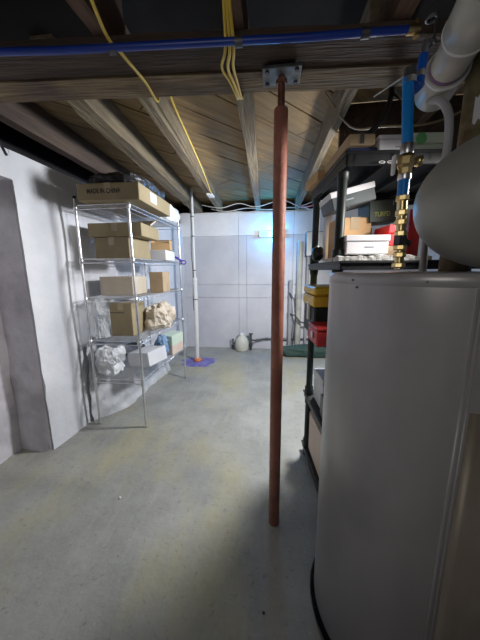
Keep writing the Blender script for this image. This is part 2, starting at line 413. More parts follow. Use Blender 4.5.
# ------------------------------------------------------------------ chrome wire rack on the left
RX0, RX1, RY0, RY1 = -1.475, -1.055, 1.93, 2.97
rk = empty('wire_rack', 'five-tier chrome wire shelving rack standing along the white left wall', 'rack', (RX0, RY0, 0))
RW, RD = RX1-RX0, RY1-RY0
TIERS = [0.42, 0.75, 1.10, 1.40, 1.79]
for (px, py) in ((0, 0), (RW, 0), (0, RD), (RW, RD)):
    mb = MB(); H_ = 1.84
    mb.tube([(px, py, 0.02), (px, py, H_)], 0.0105, 12)
    mb.lathe([(0.009, 0.0), (0.014, 0.004), (0.012, 0.022)], c=(px, py, 0), n=12)
    p_ = mb.build('upright', 'chrome', rk)
    MB().lathe([(0.0125, H_-0.006), (0.0125, H_+0.008), (0.008, H_+0.013)], c=(px, py, 0), n=12).build('end_cap', 'black_plastic', p_)
for tz in TIERS:
    mb = MB()
    for dz in (-0.004, -0.034):
        mb.tube([(0, 0, tz+dz), (RW, 0, tz+dz)], 0.0035, 6); mb.tube([(0, RD, tz+dz), (RW, RD, tz+dz)], 0.0035, 6)
        mb.tube([(0, 0, tz+dz), (0, RD, tz+dz)], 0.0035, 6); mb.tube([(RW, 0, tz+dz), (RW, RD, tz+dz)], 0.0035, 6)
    k = 0
    n = 40
    for i in range(1, n):                                   # zigzag truss along the sides
        y = RD*i/n; y2 = RD*(i+1)/n
        if i < n-1:
            for x in (0, RW):
                mb.tube([(x, y, tz-0.004 if i % 2 else tz-0.034), (x, y2, tz-0.034 if i % 2 else tz-0.004)], 0.0015, 4, cap=False)
    for i in range(1, 36):
        y = RD*i/36; mb.tube([(0, y, tz-0.002), (RW, y, tz-0.002)], 0.0018, 5, cap=False)
    for x in (RW*0.33, RW*0.66): mb.tube([(x, 0, tz-0.006), (x, RD, tz-0.006)], 0.003, 6)
    for (px, py) in ((0, 0), (RW, 0), (0, RD), (RW, RD)):
        mb.lathe([(0.0135, tz-0.04), (0.017, tz-0.036), (0.015, tz), (0.0125, tz+0.003)], c=(px, py, 0), n=12)
    mb.build('wire_shelf', 'chrome', rk)

# ---- generic carton
def carton(name, label, cat, loc, rz, sx, sy, sz, m='card', tape='x', lid=None, group=None, tilt=0.0, tape_m='tape', bev=0.004):
    o = empty(name, label, cat, loc, rz, group)
    if tilt: o.rotation_euler = (0, tilt, rz)
    h = sz if not lid else sz*(1-lid)
    MB().box(-sx/2, sx/2, -sy/2, sy/2, 0, h, bev=bev).build('body', m, o)
    if lid:
        MB().box(-sx/2-0.004, sx/2+0.004, -sy/2-0.004, sy/2+0.004, h, sz, bev=0.003).build('lid', m, o)
    if tape == 'x':
        mb = MB(); w = min(0.024, sy*0.15)
        mb.box(-sx/2-0.001, sx/2+0.001, -w, w, sz-0.06 if sz > 0.09 else sz*0.4, sz+0.001)
        mb.build('tape', tape_m, o)
    elif tape == 'y':
        mb = MB(); w = min(0.024, sx*0.15)
        mb.box(-w, w, -sy/2-0.001, sy/2+0.001, sz-0.06 if sz > 0.09 else sz*0.4, sz+0.001)
        mb.build('tape', tape_m, o)
    return o
# top tier
b = carton('cardboard_box', 'long flat cardboard box lettered MADE IN CHINA on the rack\'s top shelf', 'box', (-1.170, 2.165, 1.792), radians(2), 0.455, 0.62, 0.115, 'card_olive', 'y', group='cardboard boxes on the wire rack')
text('MADE IN CHINA', 0.043, 'dark_ink', b, (-0.03, -0.3105, 0.062), (radians(90), 0, 0), sx=0.78)
MB().box(0.2276, 0.2284, -0.12, 0.0, 0.03, 0.10).build('shipping_label', 'white_card', b)
t = crumple(0.42, 0.62, 0.11, 0.03, 9, 3, 18)
tag(t.build('wrapped_bundle', 'black_wrap', loc=(-1.19, 2.23, 1.909)), 'black film-wrapped bundle lying on top of the MADE IN CHINA box', 'bundle')
t = crumple(0.22, 0.42, 0.16, 0.03, 10, 5, 16)
tag(t.build('plastic_bag', 'white_film', loc=(-1.13, 2.78, 1.792)), 'crumpled whitish plastic bag on the rack\'s top shelf behind the long box', 'bag', 'plastic bags on the wire rack')
# second tier (1.40)
carton('cardboard_box', 'wide cardboard box on the second shelf, under another flat box', 'box', (-1.27, 2.20, 1.402), radians(-2), 0.30, 0.34, 0.165, 'card_olive', 'y', group='cardboard boxes on the wire rack')
carton('cardboard_box', 'flat wide cardboard box stacked on a box on the second shelf', 'box', (-1.235, 2.185, 1.569), radians(3), 0.43, 0.36, 0.10, 'card_olive', 'y', group='cardboard boxes on the wire rack')
o = MB().box(-0.19, 0.19, -0.006, 0.006, 0, 0.10).build('cardboard_sheet', 'card_pale'); o.location = (-1.20, 2.20, 1.671); o.rotation_euler = (radians(-62), 0, radians(-6))
tag(o, 'loose pale cardboard flap leaning below the top shelf', 'cardboard')
sm = empty('cardboard_box', 'small open orange-brown cardboard box near the back of the second shelf', 'box', (-1.12, 2.64, 1.50), radians(12))
mb = MB(); mb.box(-0.09, 0.09, -0.08, 0.08, 0, 0.004); mb.box(-0.09, -0.086, -0.08, 0.08, 0, 0.10); mb.box(0.086, 0.09, -0.08, 0.08, 0, 0.10); mb.box(-0.09, 0.09, 0.076, 0.08, 0, 0.10)
mb.box(-0.09, 0.09, -0.08, -0.076, 0, 0.07); mb.build('body', 'card_orange', sm)
MB().box(-0.09, 0.09, 0, 0.004, 0, 0.06).build('flap', 'card', sm, loc=(0, 0.08, 0.1), rot=(radians(-70), 0, 0))
carton('white_package', 'white package lying under the small open box on the second shelf', 'package', (-1.16, 2.62, 1.402), radians(5), 0.26, 0.30, 0.096, 'white_card', None)
# third tier (1.10)
carton('cardboard_box', 'pale cardboard box with torn top on the third shelf', 'box', (-1.31, 2.22, 1.102), radians(2), 0.29, 0.26, 0.155, 'card_pale', None, group='cardboard boxes on the wire rack')
carton('cardboard_box', 'small pale cardboard box on the third shelf, right of the torn one', 'box', (-1.10, 2.50, 1.102), radians(4), 0.13, 0.20, 0.19, 'card', None, group='cardboard boxes on the wire rack')
# fourth tier (0.75)
b = carton('cardboard_box', 'upright brown cardboard box with a printed line on the fourth shelf', 'box', (-1.285, 2.20, 0.752), radians(1), 0.20, 0.24, 0.285, 'card_olive', 'y', group='cardboard boxes on the wire rack')
MB().box(-0.10, 0.03, -0.1215, -0.120, 0.20, 0.206).build('printed_line', 'dark_ink', b)
t = crumple(0.22, 0.34, 0.24, 0.05, 9, 8, 14, power=3)
tag(t.build('paper_bag', 'paper', loc=(-1.10, 2.44, 0.752)), 'torn tan paper bag bulging over the fourth shelf\'s edge', 'bag')
t = crumple(0.12, 0.17, 0.32, 0.05, 12, 2, 16, power=5)
tag(t.build('plastic_bag', 'film', loc=(-1.452, 2.04, 0.752)), 'clear crumpled plastic bag hanging at the wall end of the fourth shelf', 'bag', 'plastic bags on the wire rack')
t = crumple(0.12, 0.20, 0.17, 0.03, 16, 4, 14, power=3)
tag(t.build('plastic_bag', 'film', loc=(-1.42, 2.62, 1.102)), 'clear plastic bag by the wall on the third shelf', 'bag', 'plastic bags on the wire rack')
# bottom tier (0.42)
t = crumple(0.17, 0.22, 0.24, 0.05, 9, 11, 16, power=5)
tag(t.build('plastic_bag', 'white_film', loc=(-1.40, 2.07, 0.422)), 'white plastic bundle at the wall end of the bottom shelf', 'bag', 'plastic bags on the wire rack')
b = empty('white_box', 'tilted white box with a dark open end on the bottom shelf', 'box', (-1.175, 2.30, 0.44), radians(-8))
b.rotation_euler = (0, radians(-7), radians(-14))
MB().box(-0.12, 0.12, -0.13, 0.13, 0, 0.13, bev=0.004).build('body', 'white_card', b)
MB().box(-0.006, 0.006, -0.13, 0.13, 0, 0.10).build('flap', 'dark_metal', b, loc=(-0.125, 0, 0.11), rot=(0, radians(-25), 0))
b = carton('printed_box', 'mint and blush box at the right of the bottom shelf', 'box', (-1.10, 2.70, 0.422), radians(-8), 0.15, 0.24, 0.12, 'pink_card', None)
MB().box(-0.078, 0.078, -0.123, 0.123, 0.10, 0.21, bev=0.003).build('sleeve', 'mint_card', b)
t = crumple(0.11, 0.13, 0.24, 0.03, 16, 6, 14, power=3)
tag(t.build('plastic_bag', 'blue_film', loc=(-1.12, 2.50, 0.422)), 'crumpled blue plastic bag between the white box and the mint box', 'bag', 'plastic bags on the wire rack')
# plastic sheeting slumped against the wall under the rack
mb = MB(); vs = []; fs = []; nu, nv = 44, 24
for i in range(nu+1):
    for k in range(nv+1):
        y = 1.96 + 1.25*i/nu; f = k/nv; z = 0.70*(1-f)
        wx = -1.60 + 0.13*(y-1.575)/2.755
        x = wx + 0.03 + 0.15*f**1.5*min(1, 0.04+i/9)
        x += 0.035*noise.noise(Vector((y*5, z*4, 1))) + 0.018*noise.noise(Vector((y*16, z*14, 3)))
        vs.append((max(x, wx+0.02), y + 0.02*noise.noise(Vector((z*6, i*0.3, 7))), max(0.003, z)))
for i in range(nu):
    for k in range(nv):
        a = i*(nv+1)+k; fs.append((a, a+1, a+nv+2, a+nv+1))
mb.add(vs, fs, True)
tag(mb.build('plastic_sheet', 'sheeting'), 'pale crumpled plastic sheeting slumped against the wall under the wire rack', 'plastic sheet')
# purple clamp on rear upright
pc = empty('spring_clamp', 'purple clamp with a looped handle gripping the rack\'s far right upright', 'clamp', (RX1, RY1, 1.43))
ring = [(0.045+0.028*cos(a), -0.012, -0.035+0.02*sin(a)) for a in [2*pi*i/14 for i in range(15)]]
MB().tube(ring, 0.007, 8, cap=False).build('loop', 'purple', pc)
MB().tube([(0.025, -0.014, -0.02), (-0.02, -0.017, 0.01), (-0.09, -0.012, 0.045)], [0.010, 0.015, 0.006], 10).build('jaw', 'purple', pc)

# ------------------------------------------------------------------ standpipe near the back wall
sp = empty('drain_pipe', 'slender white standpipe rising from the floor before the back wall', 'pipe', (-1.08, 3.60, 0))
MB().tube([(-0.01, 0, 0), (0.0, 0, 0.6), (0.0, 0, 1.18)], 0.029, 16).build('lower_pipe', 'pvc_white', sp)
MB().tube([(0, 0, 1.18), (0.004, 0, 2.36)], 0.016, 12).build('upper_pipe', 'pvc_white', sp)
MB().lathe([(0.029, 1.15), (0.034, 1.155), (0.034, 1.20), (0.016, 1.215)], n=16).build('reducer', 'pvc_white', sp)
mb = MB(); mb.tube([(-0.022 - 0.006*sin(z*9), -0.016, z) for z in [0.75+0.1*i for i in range(16)]], 0.006, 6)
for z in (0.9, 1.3, 1.75, 2.0): mb.lathe([(0.021 if z > 1.2 else 0.032, z), (0.021 if z > 1.2 else 0.032, z+0.012)], n=12)
mb.build('cord', 'dark_metal', sp)
MB().lathe([(0.03, 0.006), (0.065, 0.008), (0.060, 0.035), (0.036, 0.05)], n=16).build('collar', 'orange', sp)
mb = MB(); n = 40; vs = [(0, 0, 0.006)]; fs = []
for i in range(n):
    a = 2*pi*i/n; r = 0.20 + 0.07*noise.noise(Vector((cos(a)*2, sin(a)*2, 1))) + 0.03*noise.noise(Vector((cos(a)*7, sin(a)*7, 4)))
    vs += [(r*0.5*cos(a)*1.2, r*0.5*sin(a), 0.012+0.010*noise.noise(Vector((a*3, 0, 2)))), (r*1.2*cos(a), r*sin(a), 0.0015), ]
for i in range(n):
    j = (i+1) % n; fs += [(0, 1+2*i, 1+2*j), (1+2*i, 2+2*i, 2+2*j, 1+2*j)]
mb.add(vs, fs, True)
tag(mb.build('floor_rag', 'violet_rag', loc=(-1.06, 3.56, 0.0)), 'blue-violet rag spread on the floor around the standpipe base', 'rag')

# ------------------------------------------------------------------ back wall clutter
jg = empty('plastic_jug', 'cloudy white plastic jug on the floor against the back wall', 'jug', (-0.50, 4.19, 0))
MB().lathe([(0.0, 0.0), (0.095, 0.0), (0.11, 0.02), (0.11, 0.15), (0.085, 0.21), (0.04, 0.25), (0.032, 0.27)], n=24).build('body', 'hdpe', jg)
MB().lathe([(0.036, 0.262), (0.036, 0.295), (0.0, 0.297)], n=16).build('cap', 'pvc_white', jg)
def valve(name, label, loc, s=1.0, cat='valve'):
    v = empty(name, label, cat, loc, 0, 'valves by the white jug')
    mb = MB(); mb.tube([(0, 0, 0), (0, 0, 0.22*s)], 0.014*s, 10); mb.lathe([(0.024*s, 0.05*s), (0.024*s, 0.09*s)], n=8, smooth=False); mb.tube([(0, 0, 0.14*s), (0.07*s, 0, 0.14*s)], 0.012*s, 8)
    mb.build('body', 'dark_metal', v)
    MB().lathe([(0.006*s, 0.22*s), (0.03*s, 0.225*s), (0.03*s, 0.235*s), (0.0, 0.24*s)], n=12).build('handwheel', 'dark_metal', v)
    return v
valve('gate_valve', 'small dark valve on the floor left of the white jug', (-0.66, 4.24, 0), 0.75)
valve('gate_valve', 'taller dark valve right of the white jug', (-0.355, 4.22, 0), 1.2)
mb = MB(); mb.tube([(-0.27, 4.24, 0.17), (-0.1, 4.295, 0.18), (0.15, 4.297, 0.17), (0.5, 4.297, 0.19), (0.9, 4.297, 0.19)], 0.015, 10)
for x in (-0.10, 0.2, 0.68): mb.lathe([(0.021, -0.03), (0.021, 0.03)], c=(x, 4.294, 0.178), n=8, axis='x', smooth=False)
for x in (0.1, 0.6): mb.box(x-0.012, x+0.012, 4.285, 4.312, 0.0, 0.18)
tag(mb.build('water_pipe', 'dark_metal'), 'low dark pipe run along the foot of the back wall', 'pipe')
for i, (x, y, z0, z1, r, l) in enumerate(((0.27, 4.24, 0.0, 1.15, 0.03, 'short grey riser pipe on the back wall nearest the red post'), (0.40, 4.26, 0.0, 1.72, 0.045, 'tall thick pale riser pipe on the back wall beside the black rack'), (0.52, 4.25, 0.0, 1.62, 0.022, 'thin grey riser on the back wall nearest the black rack'))):
    p = empty('riser_pipe', l, 'pipe', (x, y, z0), 0, 'risers on the back wall')
    MB().tube([(0, 0, 0), (0, 0, z1-z0)], r, 14).build('pipe', 'conduit' if i != 1 else 'pvc', p)
    MB().lathe([(r*1.25, 0.5*(z1-z0)), (r*1.25, 0.5*(z1-z0)+0.07)], n=14).build('coupling', 'conduit', p)
mb = MB(); mb.tube([(0.27, 4.19, 0.62), (0.34, 4.15, 0.60), (0.42, 4.15, 0.50), (0.50, 4.16, 0.48), (0.8, 4.17, 0.48)], 0.013, 8)
mb.tube([(0.25, 4.19, 0.95), (0.32, 4.14, 0.85), (0.35, 4.14, 0.55), (0.33, 4.14, 0.3), (0.3, 4.15, 0.02)], 0.011, 8)
tag(mb.build('loose_hose', 'dark_metal'), 'loose dark hose looping down among the risers', 'hose')
mt = empty('meter_box', 'pale grey electrical box on the back wall beside the black rack', 'electrical box', (0.61, 4.28, 1.50))
MB().box(-0.13, 0.13, -0.07, 0.035, 0, 0.36, bev=0.006).build('case', 'galv', mt)
MB().box(-0.12, 0.12, -0.08, -0.07, 0.01, 0.35, bev=0.003).build('cover', 'pvc_white', mt)
MB().box(-0.04, 0.02, -0.086, -0.08, 0.16, 0.22).build('latch', 'dark_metal', mt)
t = crumple(1.15, 0.26, 0.15, 0.04, 5, 20, 18, power=4)
tag(t.build('folded_tarp', 'tarp', loc=(0.66, 4.02, 0)), 'dark green folded tarp along the floor behind the red post', 'tarp')
# blue-white LED light on the back wall
ld = empty('wall_light', 'glowing blue-white LED strip light on the back wall behind the red post', 'light', (-0.05, YB-0.022, 1.85))
MB().box(-0.18, 0.18, -0.030, 0.0, -0.045, 0.045, bev=0.006).build('housing', 'white_plastic', ld)
MB().box(-0.165, 0.165, -0.036, -0.0295, -0.033, 0.033, bev=0.003).build('lens', 'led', ld)

# ------------------------------------------------------------------ cables at the ceiling
def cable(pts, r, m, name, label, cat='cable', group=None, res=6, n=8):
    P = [Vector(p) for p in pts]; out = []
    for i in range(len(P)-1):
        p0 = P[max(0, i-1)]; p1 = P[i]; p2 = P[i+1]; p3 = P[min(len(P)-1, i+2)]
        for k in range(res):
            t = k/res
            out.append(0.5*((2*p1)+(p2-p0)*t+(2*p0-5*p1+4*p2-p3)*t*t+(3*p1-p0-3*p2+p3)*t**3))
    out.append(P[-1])
    o0 = out[0].copy()
    return tag(MB().tube([q-o0 for q in out], r, n).build(name, m, loc=tuple(o0)), label, cat, group)
cable([(-0.50, 0.70, 2.12), (-0.535, 0.915, 2.04), (-0.525, 1.0, 2.030), (-0.515, 1.15, 2.036), (-0.52, 1.27, 2.036), (-0.525, 1.315, 2.10), (-0.54, 1.40, 2.24), (-0.562, 1.6, 2.205), (-0.61, 2.1, 2.205), (-0.655, 2.6, 2.19), (-0.70, 3.0, 2.175), (-0.735, 3.3, 2.185)],
      0.0055, 'yellow_cable', 'yellow_cable', 'single yellow cable crossing the beam and running down the joist to a grey clip')
YG = 'bundle of yellow cables under the beam'
for k, (dx, dz) in enumerate(((-0.018, 0.0), (0.0, -0.004), (0.016, 0.0))):
    cable([(-0.15+dx*0.4, 0.85, 2.33), (-0.15+dx*0.5, 0.935, 2.10), (-0.155+dx*0.8, 1.02, 2.030+dz), (-0.175+dx*1.2, 1.10, 2.026+dz), (-0.165+dx*0.8, 1.18, 2.026+dz), (-0.155+dx*0.5, 1.29, 2.030), (-0.16+dx, 1.325, 2.08), (-0.17+dx, 1.34, 2.24)],
          0.0052, 'yellow_cable', 'yellow_cable', 'yellow cable in the bundle of three wrapped under the beam left of the red post', 'cable', YG)
cable([(-0.21, 1.36, 2.34), (-0.206, 1.45, 2.25), (-0.21, 1.7, 2.20), (-0.222, 2.2, 2.22), (-0.242, 2.7, 2.205), (-0.26, 3.2, 2.21)], 0.004, 'tan_cable', 'tan_cable', 'thin tan wire running beside the narrow pale joist')
jc = empty('junction_clip', 'grey junction clip fixed under the joist where the yellow cable ends', 'clip', (-0.757, 3.30, 2.19))
MB().box(-0.034, 0.034, -0.07, 0.07, -0.022, 0.0, bev=0.004).build('cover', 'white_plastic', jc)
MB().lathe([(0.008, -0.026), (0.008, -0.021)], c=(0, 0, 0), n=10).build('screw', 'steel', jc)
for pts, l in ((((-0.95, 4.18, 2.22), (-0.7, 4.1, 2.16), (-0.4, 4.16, 2.21), (-0.1, 4.1, 2.165), (0.2, 4.18, 2.20), (0.45, 4.2, 2.19)), 'upper thin white wire strung along the back wall top'),
               (((-1.05, 4.0, 2.24), (-0.75, 3.9, 2.168), (-0.5, 3.95, 2.23), (-0.25, 3.92, 2.17), (0.1, 3.95, 2.25), (0.33, 3.98, 2.175), (0.5, 3.9, 2.2)), 'sagging white wire strung below the joists near the back wall')):
    cable(pts, 0.006, 'white_cable', 'white_cable', l, 'cable', 'white wires by the back wall')
cable([(0.32, 3.95, 2.165), (0.42, 3.7, 2.10), (0.55, 3.5, 2.09), (0.9, 3.3, 2.12)], 0.008, 'pinkred_cable', 'red_cable', 'red cable looping from the joist towards the black rack')
cable([(0.36, 3.9, 2.16), (0.46, 3.6, 2.04), (0.58, 3.45, 2.035), (0.9, 3.3, 2.10)], 0.007, 'white_cable', 'white_cable', 'white cable looping towards the black rack under the red one')

# horizontal dark-blue tube under the ceiling
bt = empty('blue_water_tube', 'long deep blue water tube running level across the ceiling in front of the beam', 'pipe', (0, 0, 0))
pts = [(-1.95, 0.845, 2.02), (-1.4, 0.885, 2.013), (-0.9, 0.914, 2.013), (-0.7, 0.93, 2.009), (-0.5, 0.946, 2.010), (-0.18, 0.971, 2.011), (0.07, 0.991, 2.012), (0.40, 1.015, 2.018)]
MB().tube(pts, 0.0108, 12).build('tube', 'blue_dark', bt)
mb = MB(); mb.tube([(0.395, 1.015, 2.018), (0.43, 1.018, 2.018)], 0.014, 8); mb.tube([(0.422, 1.017, 1.998), (0.422, 1.017, 2.04)], 0.010, 8)
mb.build('end_fitting', 'brass', bt)
for x, z in ((-0.53, 2.010), (0.27, 2.015), (-0.12, 2.011)):
    MB().lathe([(0.0145, -0.012), (0.0145, 0.012)], c=(x, 0.987+0.0787*x*0.9, z), n=12, axis='x').build('tube_clamp', 'dark_metal', bt)
# two dark pipe clamps above
for z, l in ((2.03, 'upper dark hanger ring over the end of the blue tube'), (1.965, 'lower dark hanger ring under the end of the blue tube')):
    h = empty('pipe_hanger', l, 'hanger', (0.455, 1.0, z), 0, 'hanger rings')
    rg = [(0.014*cos(a), 0.014*sin(a), 0) for a in [2*pi*i/14 for i in range(15)]]
    MB().tube(rg, 0.005, 8, cap=False).build('ring', 'dark_metal', h)
    MB().tube([(0.012, 0, 0), (0.012, 0.006, 2.30-z)], 0.003, 6).build('rod', 'dark_metal', h)

# bright blue vertical line with brass valves down to the heater
bv = empty('water_line', 'bright blue vertical water line with brass valve down to the heater top', 'pipe', (0.40, 0.95, 1.30))
t_ = MB().tube([(-0.016, 0, 0.55), (0.0, 0, 0.36)], 0.0155, 16).build('blue_tube', 'blue_pex', bv)
MB().tube([(0.0, 0, 0.285), (0.0, 0, 0.225)], 0.0165, 16).build('blue_tube', 'blue_pex', bv)
MB().lathe([(0.0175, 0.345), (0.019, 0.35), (0.019, 0.37), (0.0175, 0.375)], n=16).build('crimp_ring', 'steel', bv)
MB().lathe([(0.018, 0.272), (0.019, 0.275), (0.019, 0.288)], n=16).build('crimp_ring', 'steel', bv)
mb = MB(); mb.lathe([(0.013, 0.285), (0.02, 0.29), (0.02, 0.305), (0.025, 0.315), (0.025, 0.335), (0.02, 0.345)], n=8, smooth=False)
mb.tube([(-0.02, 0, 0.325), (0.032, 0, 0.325)], 0.012, 8); mb.lathe([(0.008, 0.01), (0.016, 0.012), (0.016, 0.026), (0.0, 0.028)], c=(0.018, 0, 0.325), n=8, axis='x')
mb.build('ball_valve', 'brass', bv)
MB().box(-0.040, -0.030, -0.008, 0.008, 0.288, 0.345, bev=0.003).build('valve_handle', 'white_plastic', bv)
mb = MB(); mb.tube([(0, 0, 0.228), (0.006, 0, 0.1)], 0.015, 12)
for h in (0.222, 0.178, 0.15, 0.115): mb.lathe([(0.0165, h-0.012), (0.020, h-0.009), (0.020, h+0.003), (0.0165, h+0.006)], c=((0.228-h)*0.05, 0, 0), n=8, smooth=False)
mb.build('upper_fittings', 'brass', bv)
mb = MB(); mb.tube([(0.006, 0, 0.105), (0.020, 0.004, 0.085), (0.034, 0.01, 0.08)], 0.014, 10); mb.lathe([(0.02, 0.075), (0.02, 0.105)], c=(0.006, 0, 0), n=6, smooth=False)
mb.build('tee_fitting', 'dark_metal', bv)
mb = MB(); mb.tube([(0.006, 0, 0.10), (0.010, 0, 0.0)], 0.014, 12)
for h in (0.068, 0.045, 0.012): mb.lathe([(0.0165, h-0.008), (0.021, h-0.005), (0.021, h+0.006), (0.0165, h+0.009)], c=(0.008, 0, 0), n=8, smooth=False)
mb.build('lower_fittings', 'brass', bv)
# top elbow of that line
MB().tube([(-0.012, 0, 0.545), (-0.013, 0, 0.575)], 0.016, 12).build('top_cap', 'dark_metal', bv)
MB().lathe([(0.018, 0.535), (0.018, 0.55)], c=(-0.012, 0, 0), n=14).build('crimp_ring', 'steel', bv)
t_ = MB().tube([(-0.002, 0, 0.535), (0.012, 0.01, 0.525), (0.026, 0.02, 0.540), (0.03, 0.03, 0.575), (0.034, 0.03, 0.625)], 0.0125, 12).build('elbow_tube', 'blue_mid', bv)
MB().tube([(0.034, 0.03, 0.625), (0.036, 0.03, 0.66)], 0.010, 10).build('steel_stub', 'steel', bv)
MB().lathe([(0.0145, 0.565), (0.0145, 0.582)], c=(0.030, 0.029, 0), n=12).build('crimp_ring', 'steel', bv)
MB().tube([(-0.02, 0.0, 0.56), (-0.10, 0.03, 0.525)], 0.0025, 6).build('handle_rod', 'steel', bv)

# big PVC drain at the upper right
pv = empty('drain_pipe', 'fat grey-white plastic drain pipe slanting across the upper right ceiling corner', 'pipe', (0, 0, 0))
A = Vector((0.573, 1.18, 1.935)); B = Vector((0.455, 0.62, 1.945)); d = (B-A).normalized()
def seg(a, c, r): 
    return [tuple(A+d*a), tuple(A+d*c)], r
L_ = (B-A).length
MB().tube([tuple(A+d*0.02), tuple(A+d*1.7)], 0.053, 28).build('pipe', 'pvc', pv)
MB().tube([tuple(A-d*0.02), tuple(A+d*-0.012), tuple(A+d*0.115), tuple(A+d*0.12)], [0.045, 0.062, 0.062, 0.058], 28).build('end_coupling', 'pvc', pv)
MB().tube([tuple(A+d*0.121), tuple(A+d*0.135)], 0.0545, 28).build('primer_band', 'primer', pv)
MB().tube([tuple(A+d*0.26), tuple(A+d*0.264), tuple(A+d*0.40), tuple(A+d*0.404)], [0.056, 0.063, 0.063, 0.056], 28).build('coupling', 'pvc', pv)
for a in (0.0, 0.255): MB().tube([tuple(A+d*(a+0.11)) if a == 0 else tuple(A+d*0.258), tuple(A+d*(a+0.118)) if a == 0 else tuple(A+d*0.266)], 0.0645, 28).build('rim', 'pvc_white', pv)
# strap that carries it
MB().tube([tuple(A+d*0.2+Vector((0, 0, 0.055))), tuple(A+d*0.2+Vector((0, 0, 0.3)))], 0.004, 6).build('hanger_rod', 'dark_metal', pv)
cable([(0.535, 1.13, 1.875), (0.545, 1.08, 1.85), (0.560, 1.05, 1.79), (0.567, 1.05, 1.69), (0.555, 1.05, 1.58), (0.53, 1.04, 1.42), (0.53, 1.04, 1.292)], 0.0125, 'conduit', 'grey_conduit', 'curved grey flexible conduit dropping from the fat drain pipe behind the tank', 'conduit', n=12)

# ------------------------------------------------------------------ water heater
HC = (0.462, 0.85); HR = 0.285
wh = empty('water_heater', 'tall grey cylindrical water heater filling the right foreground', 'water heater', (HC[0], HC[1], 0))
MB().lathe([(HR-0.01, 0.06), (HR, 0.065), (HR, 1.262)], n=96).build('jacket', 'jacket', wh)
MB().lathe([(HR+0.0003, 1.262), (HR+0.0016, 1.263), (HR+0.0016, 1.289), (HR-0.001, 1.291), (0.0, 1.291)], n=96).build('top_cap', 'jacket', wh)
MB().lathe([(HR-0.02, 0.035), (HR-0.012, 0.04), (HR-0.012, 0.066), (HR-0.03, 0.066)], n=64).build('base_ring', 'dark_metal', wh)
for a in (-140, -20, 100):
    MB().lathe([(0.02, 0.0), (0.02, 0.045)], c=(0.2*cos(radians(a)), 0.2*sin(radians(a)), 0.012), n=10).build('foot', 'dark_metal', wh)
def arc_strip(a0, a1, z0, z1, r0, r1, n=10):
    mb = MB(); vs = []; fs = []
    for i in range(n+1):
        a = radians(a0+(a1-a0)*i/n)
        for (r, z) in ((r0, z0), (r1, z0), (r1, z1), (r0, z1)): vs.append((r*cos(a), r*sin(a), z))
    for i in range(n):
        for k in range(4):
            j = (k+1) % 4; fs.append((4*i+k, 4*i+j, 4*i+4+j, 4*i+4+k))
    fs += [(0, 3, 2, 1), (4*n, 4*n+1, 4*n+2, 4*n+3)]
    return mb.add(vs, fs, True)
arc_strip(-103.5, -102.2, 0.07, 1.26, HR-0.002, HR+0.0035, 3).build('jacket_seam', 'jacket', wh)
arc_strip(-101.2, -100.4, 0.07, 1.26, HR-0.002, HR+0.0030, 3).build('jacket_seam', 'jacket', wh)
arc_strip(-99.5, -50, 0.10, 1.0, HR-0.002, HR+0.002, 12).build('access_panel', 'panel', wh)
for a in (-154, -151, -120):
    p = (HR*cos(radians(a)), HR*sin(radians(a)), 1.273 if a != -151 else 1.255)
    u = Vector((cos(radians(a)), sin(radians(a)), 0))
    MB().tube([tuple(Vector(p)), tuple(Vector(p)+u*0.004)], 0.0026, 8).build('screw', 'dark_metal', wh)
dp = MB().lathe([(0.0, 0.0), (HR+0.006, 0.0), (HR+0.016, 0.045), (HR+0.012, 0.045), (HR+0.002, 0.012), (0.0, 0.012)], n=64).build('drain_pan', 'dark_metal', loc=(HC[0], HC[1], 0))
tag(dp, 'shallow dark drain pan under the water heater', 'pan')
# flue
fl = empty('flue_pipe', 'rusty brown vertical flue pipe with a ragged white sticker, behind the tank', 'pipe', (0.60, 0.985, 1.291))
MB().tube([(0, 0, 0), (0, 0, 0.12), (0.02, 0.03, 0.2), (0.055, 0.085, 0.27), (0.06, 0.09, 0.32), (0.06, 0.09, 1.07)], 0.044, 24).build('pipe', 'flue', fl)
mb = MB(); vs = []; fs = []
for i in range(9):
    a = radians(-135+70*i/8)
    for z in (0.47+0.02*noise.noise(Vector((i*1.7, 0, 0))), 0.545+0.02*noise.noise(Vector((i*2.3, 5, 0)))):
        vs.append((0.06+0.0452*cos(a), 0.09+0.0452*sin(a), z))
for i in range(8): fs.append((2*i, 2*i+2, 2*i+3, 2*i+1))
mb.add(vs, fs, True).build('sticker', 'white_card', fl)
# horizontal tank sitting over the heater
TK = empty('expansion_tank', 'grey-green horizontal tank with a domed end above the water heater', 'tank', (0.572, 0.61, 1.293), radians(-6))
TR = 0.136
def ell(n, x0, a, r):
    return [(r*sin(pi/2*i/n), x0 - a*cos(pi/2*i/n)) for i in range(n+1)]
MB().lathe(ell(20, -0.10, 0.175, TR)+[(TR, 0.34)]+[(r, 0.34+(-0.10-h)) for (r, h) in reversed(ell(12, -0.10, 0.12, TR))], c=(0, 0, TR+0.004), n=64, axis='x').build('shell', 'tank', TK)
MB().lathe([(TR+0.0005, -0.085), (TR+0.003, -0.083), (TR+0.003, -0.07), (TR+0.0005, -0.068)], c=(0, 0, TR+0.004), n=64, axis='x').build('weld_band', 'tank', TK)
mb = MB(); mb.box(-0.03, 0.03, -0.10, 0.10, 0, 0.02)
mb.build('saddle', 'dark_metal', TK)

# ------------------------------------------------------------------ black plastic rack
BA = radians(6)
BK = empty('plastic_rack', 'black plastic shelving rack behind the water heater loaded with boxes', 'rack', (0.305, 1.262, 0), BA)
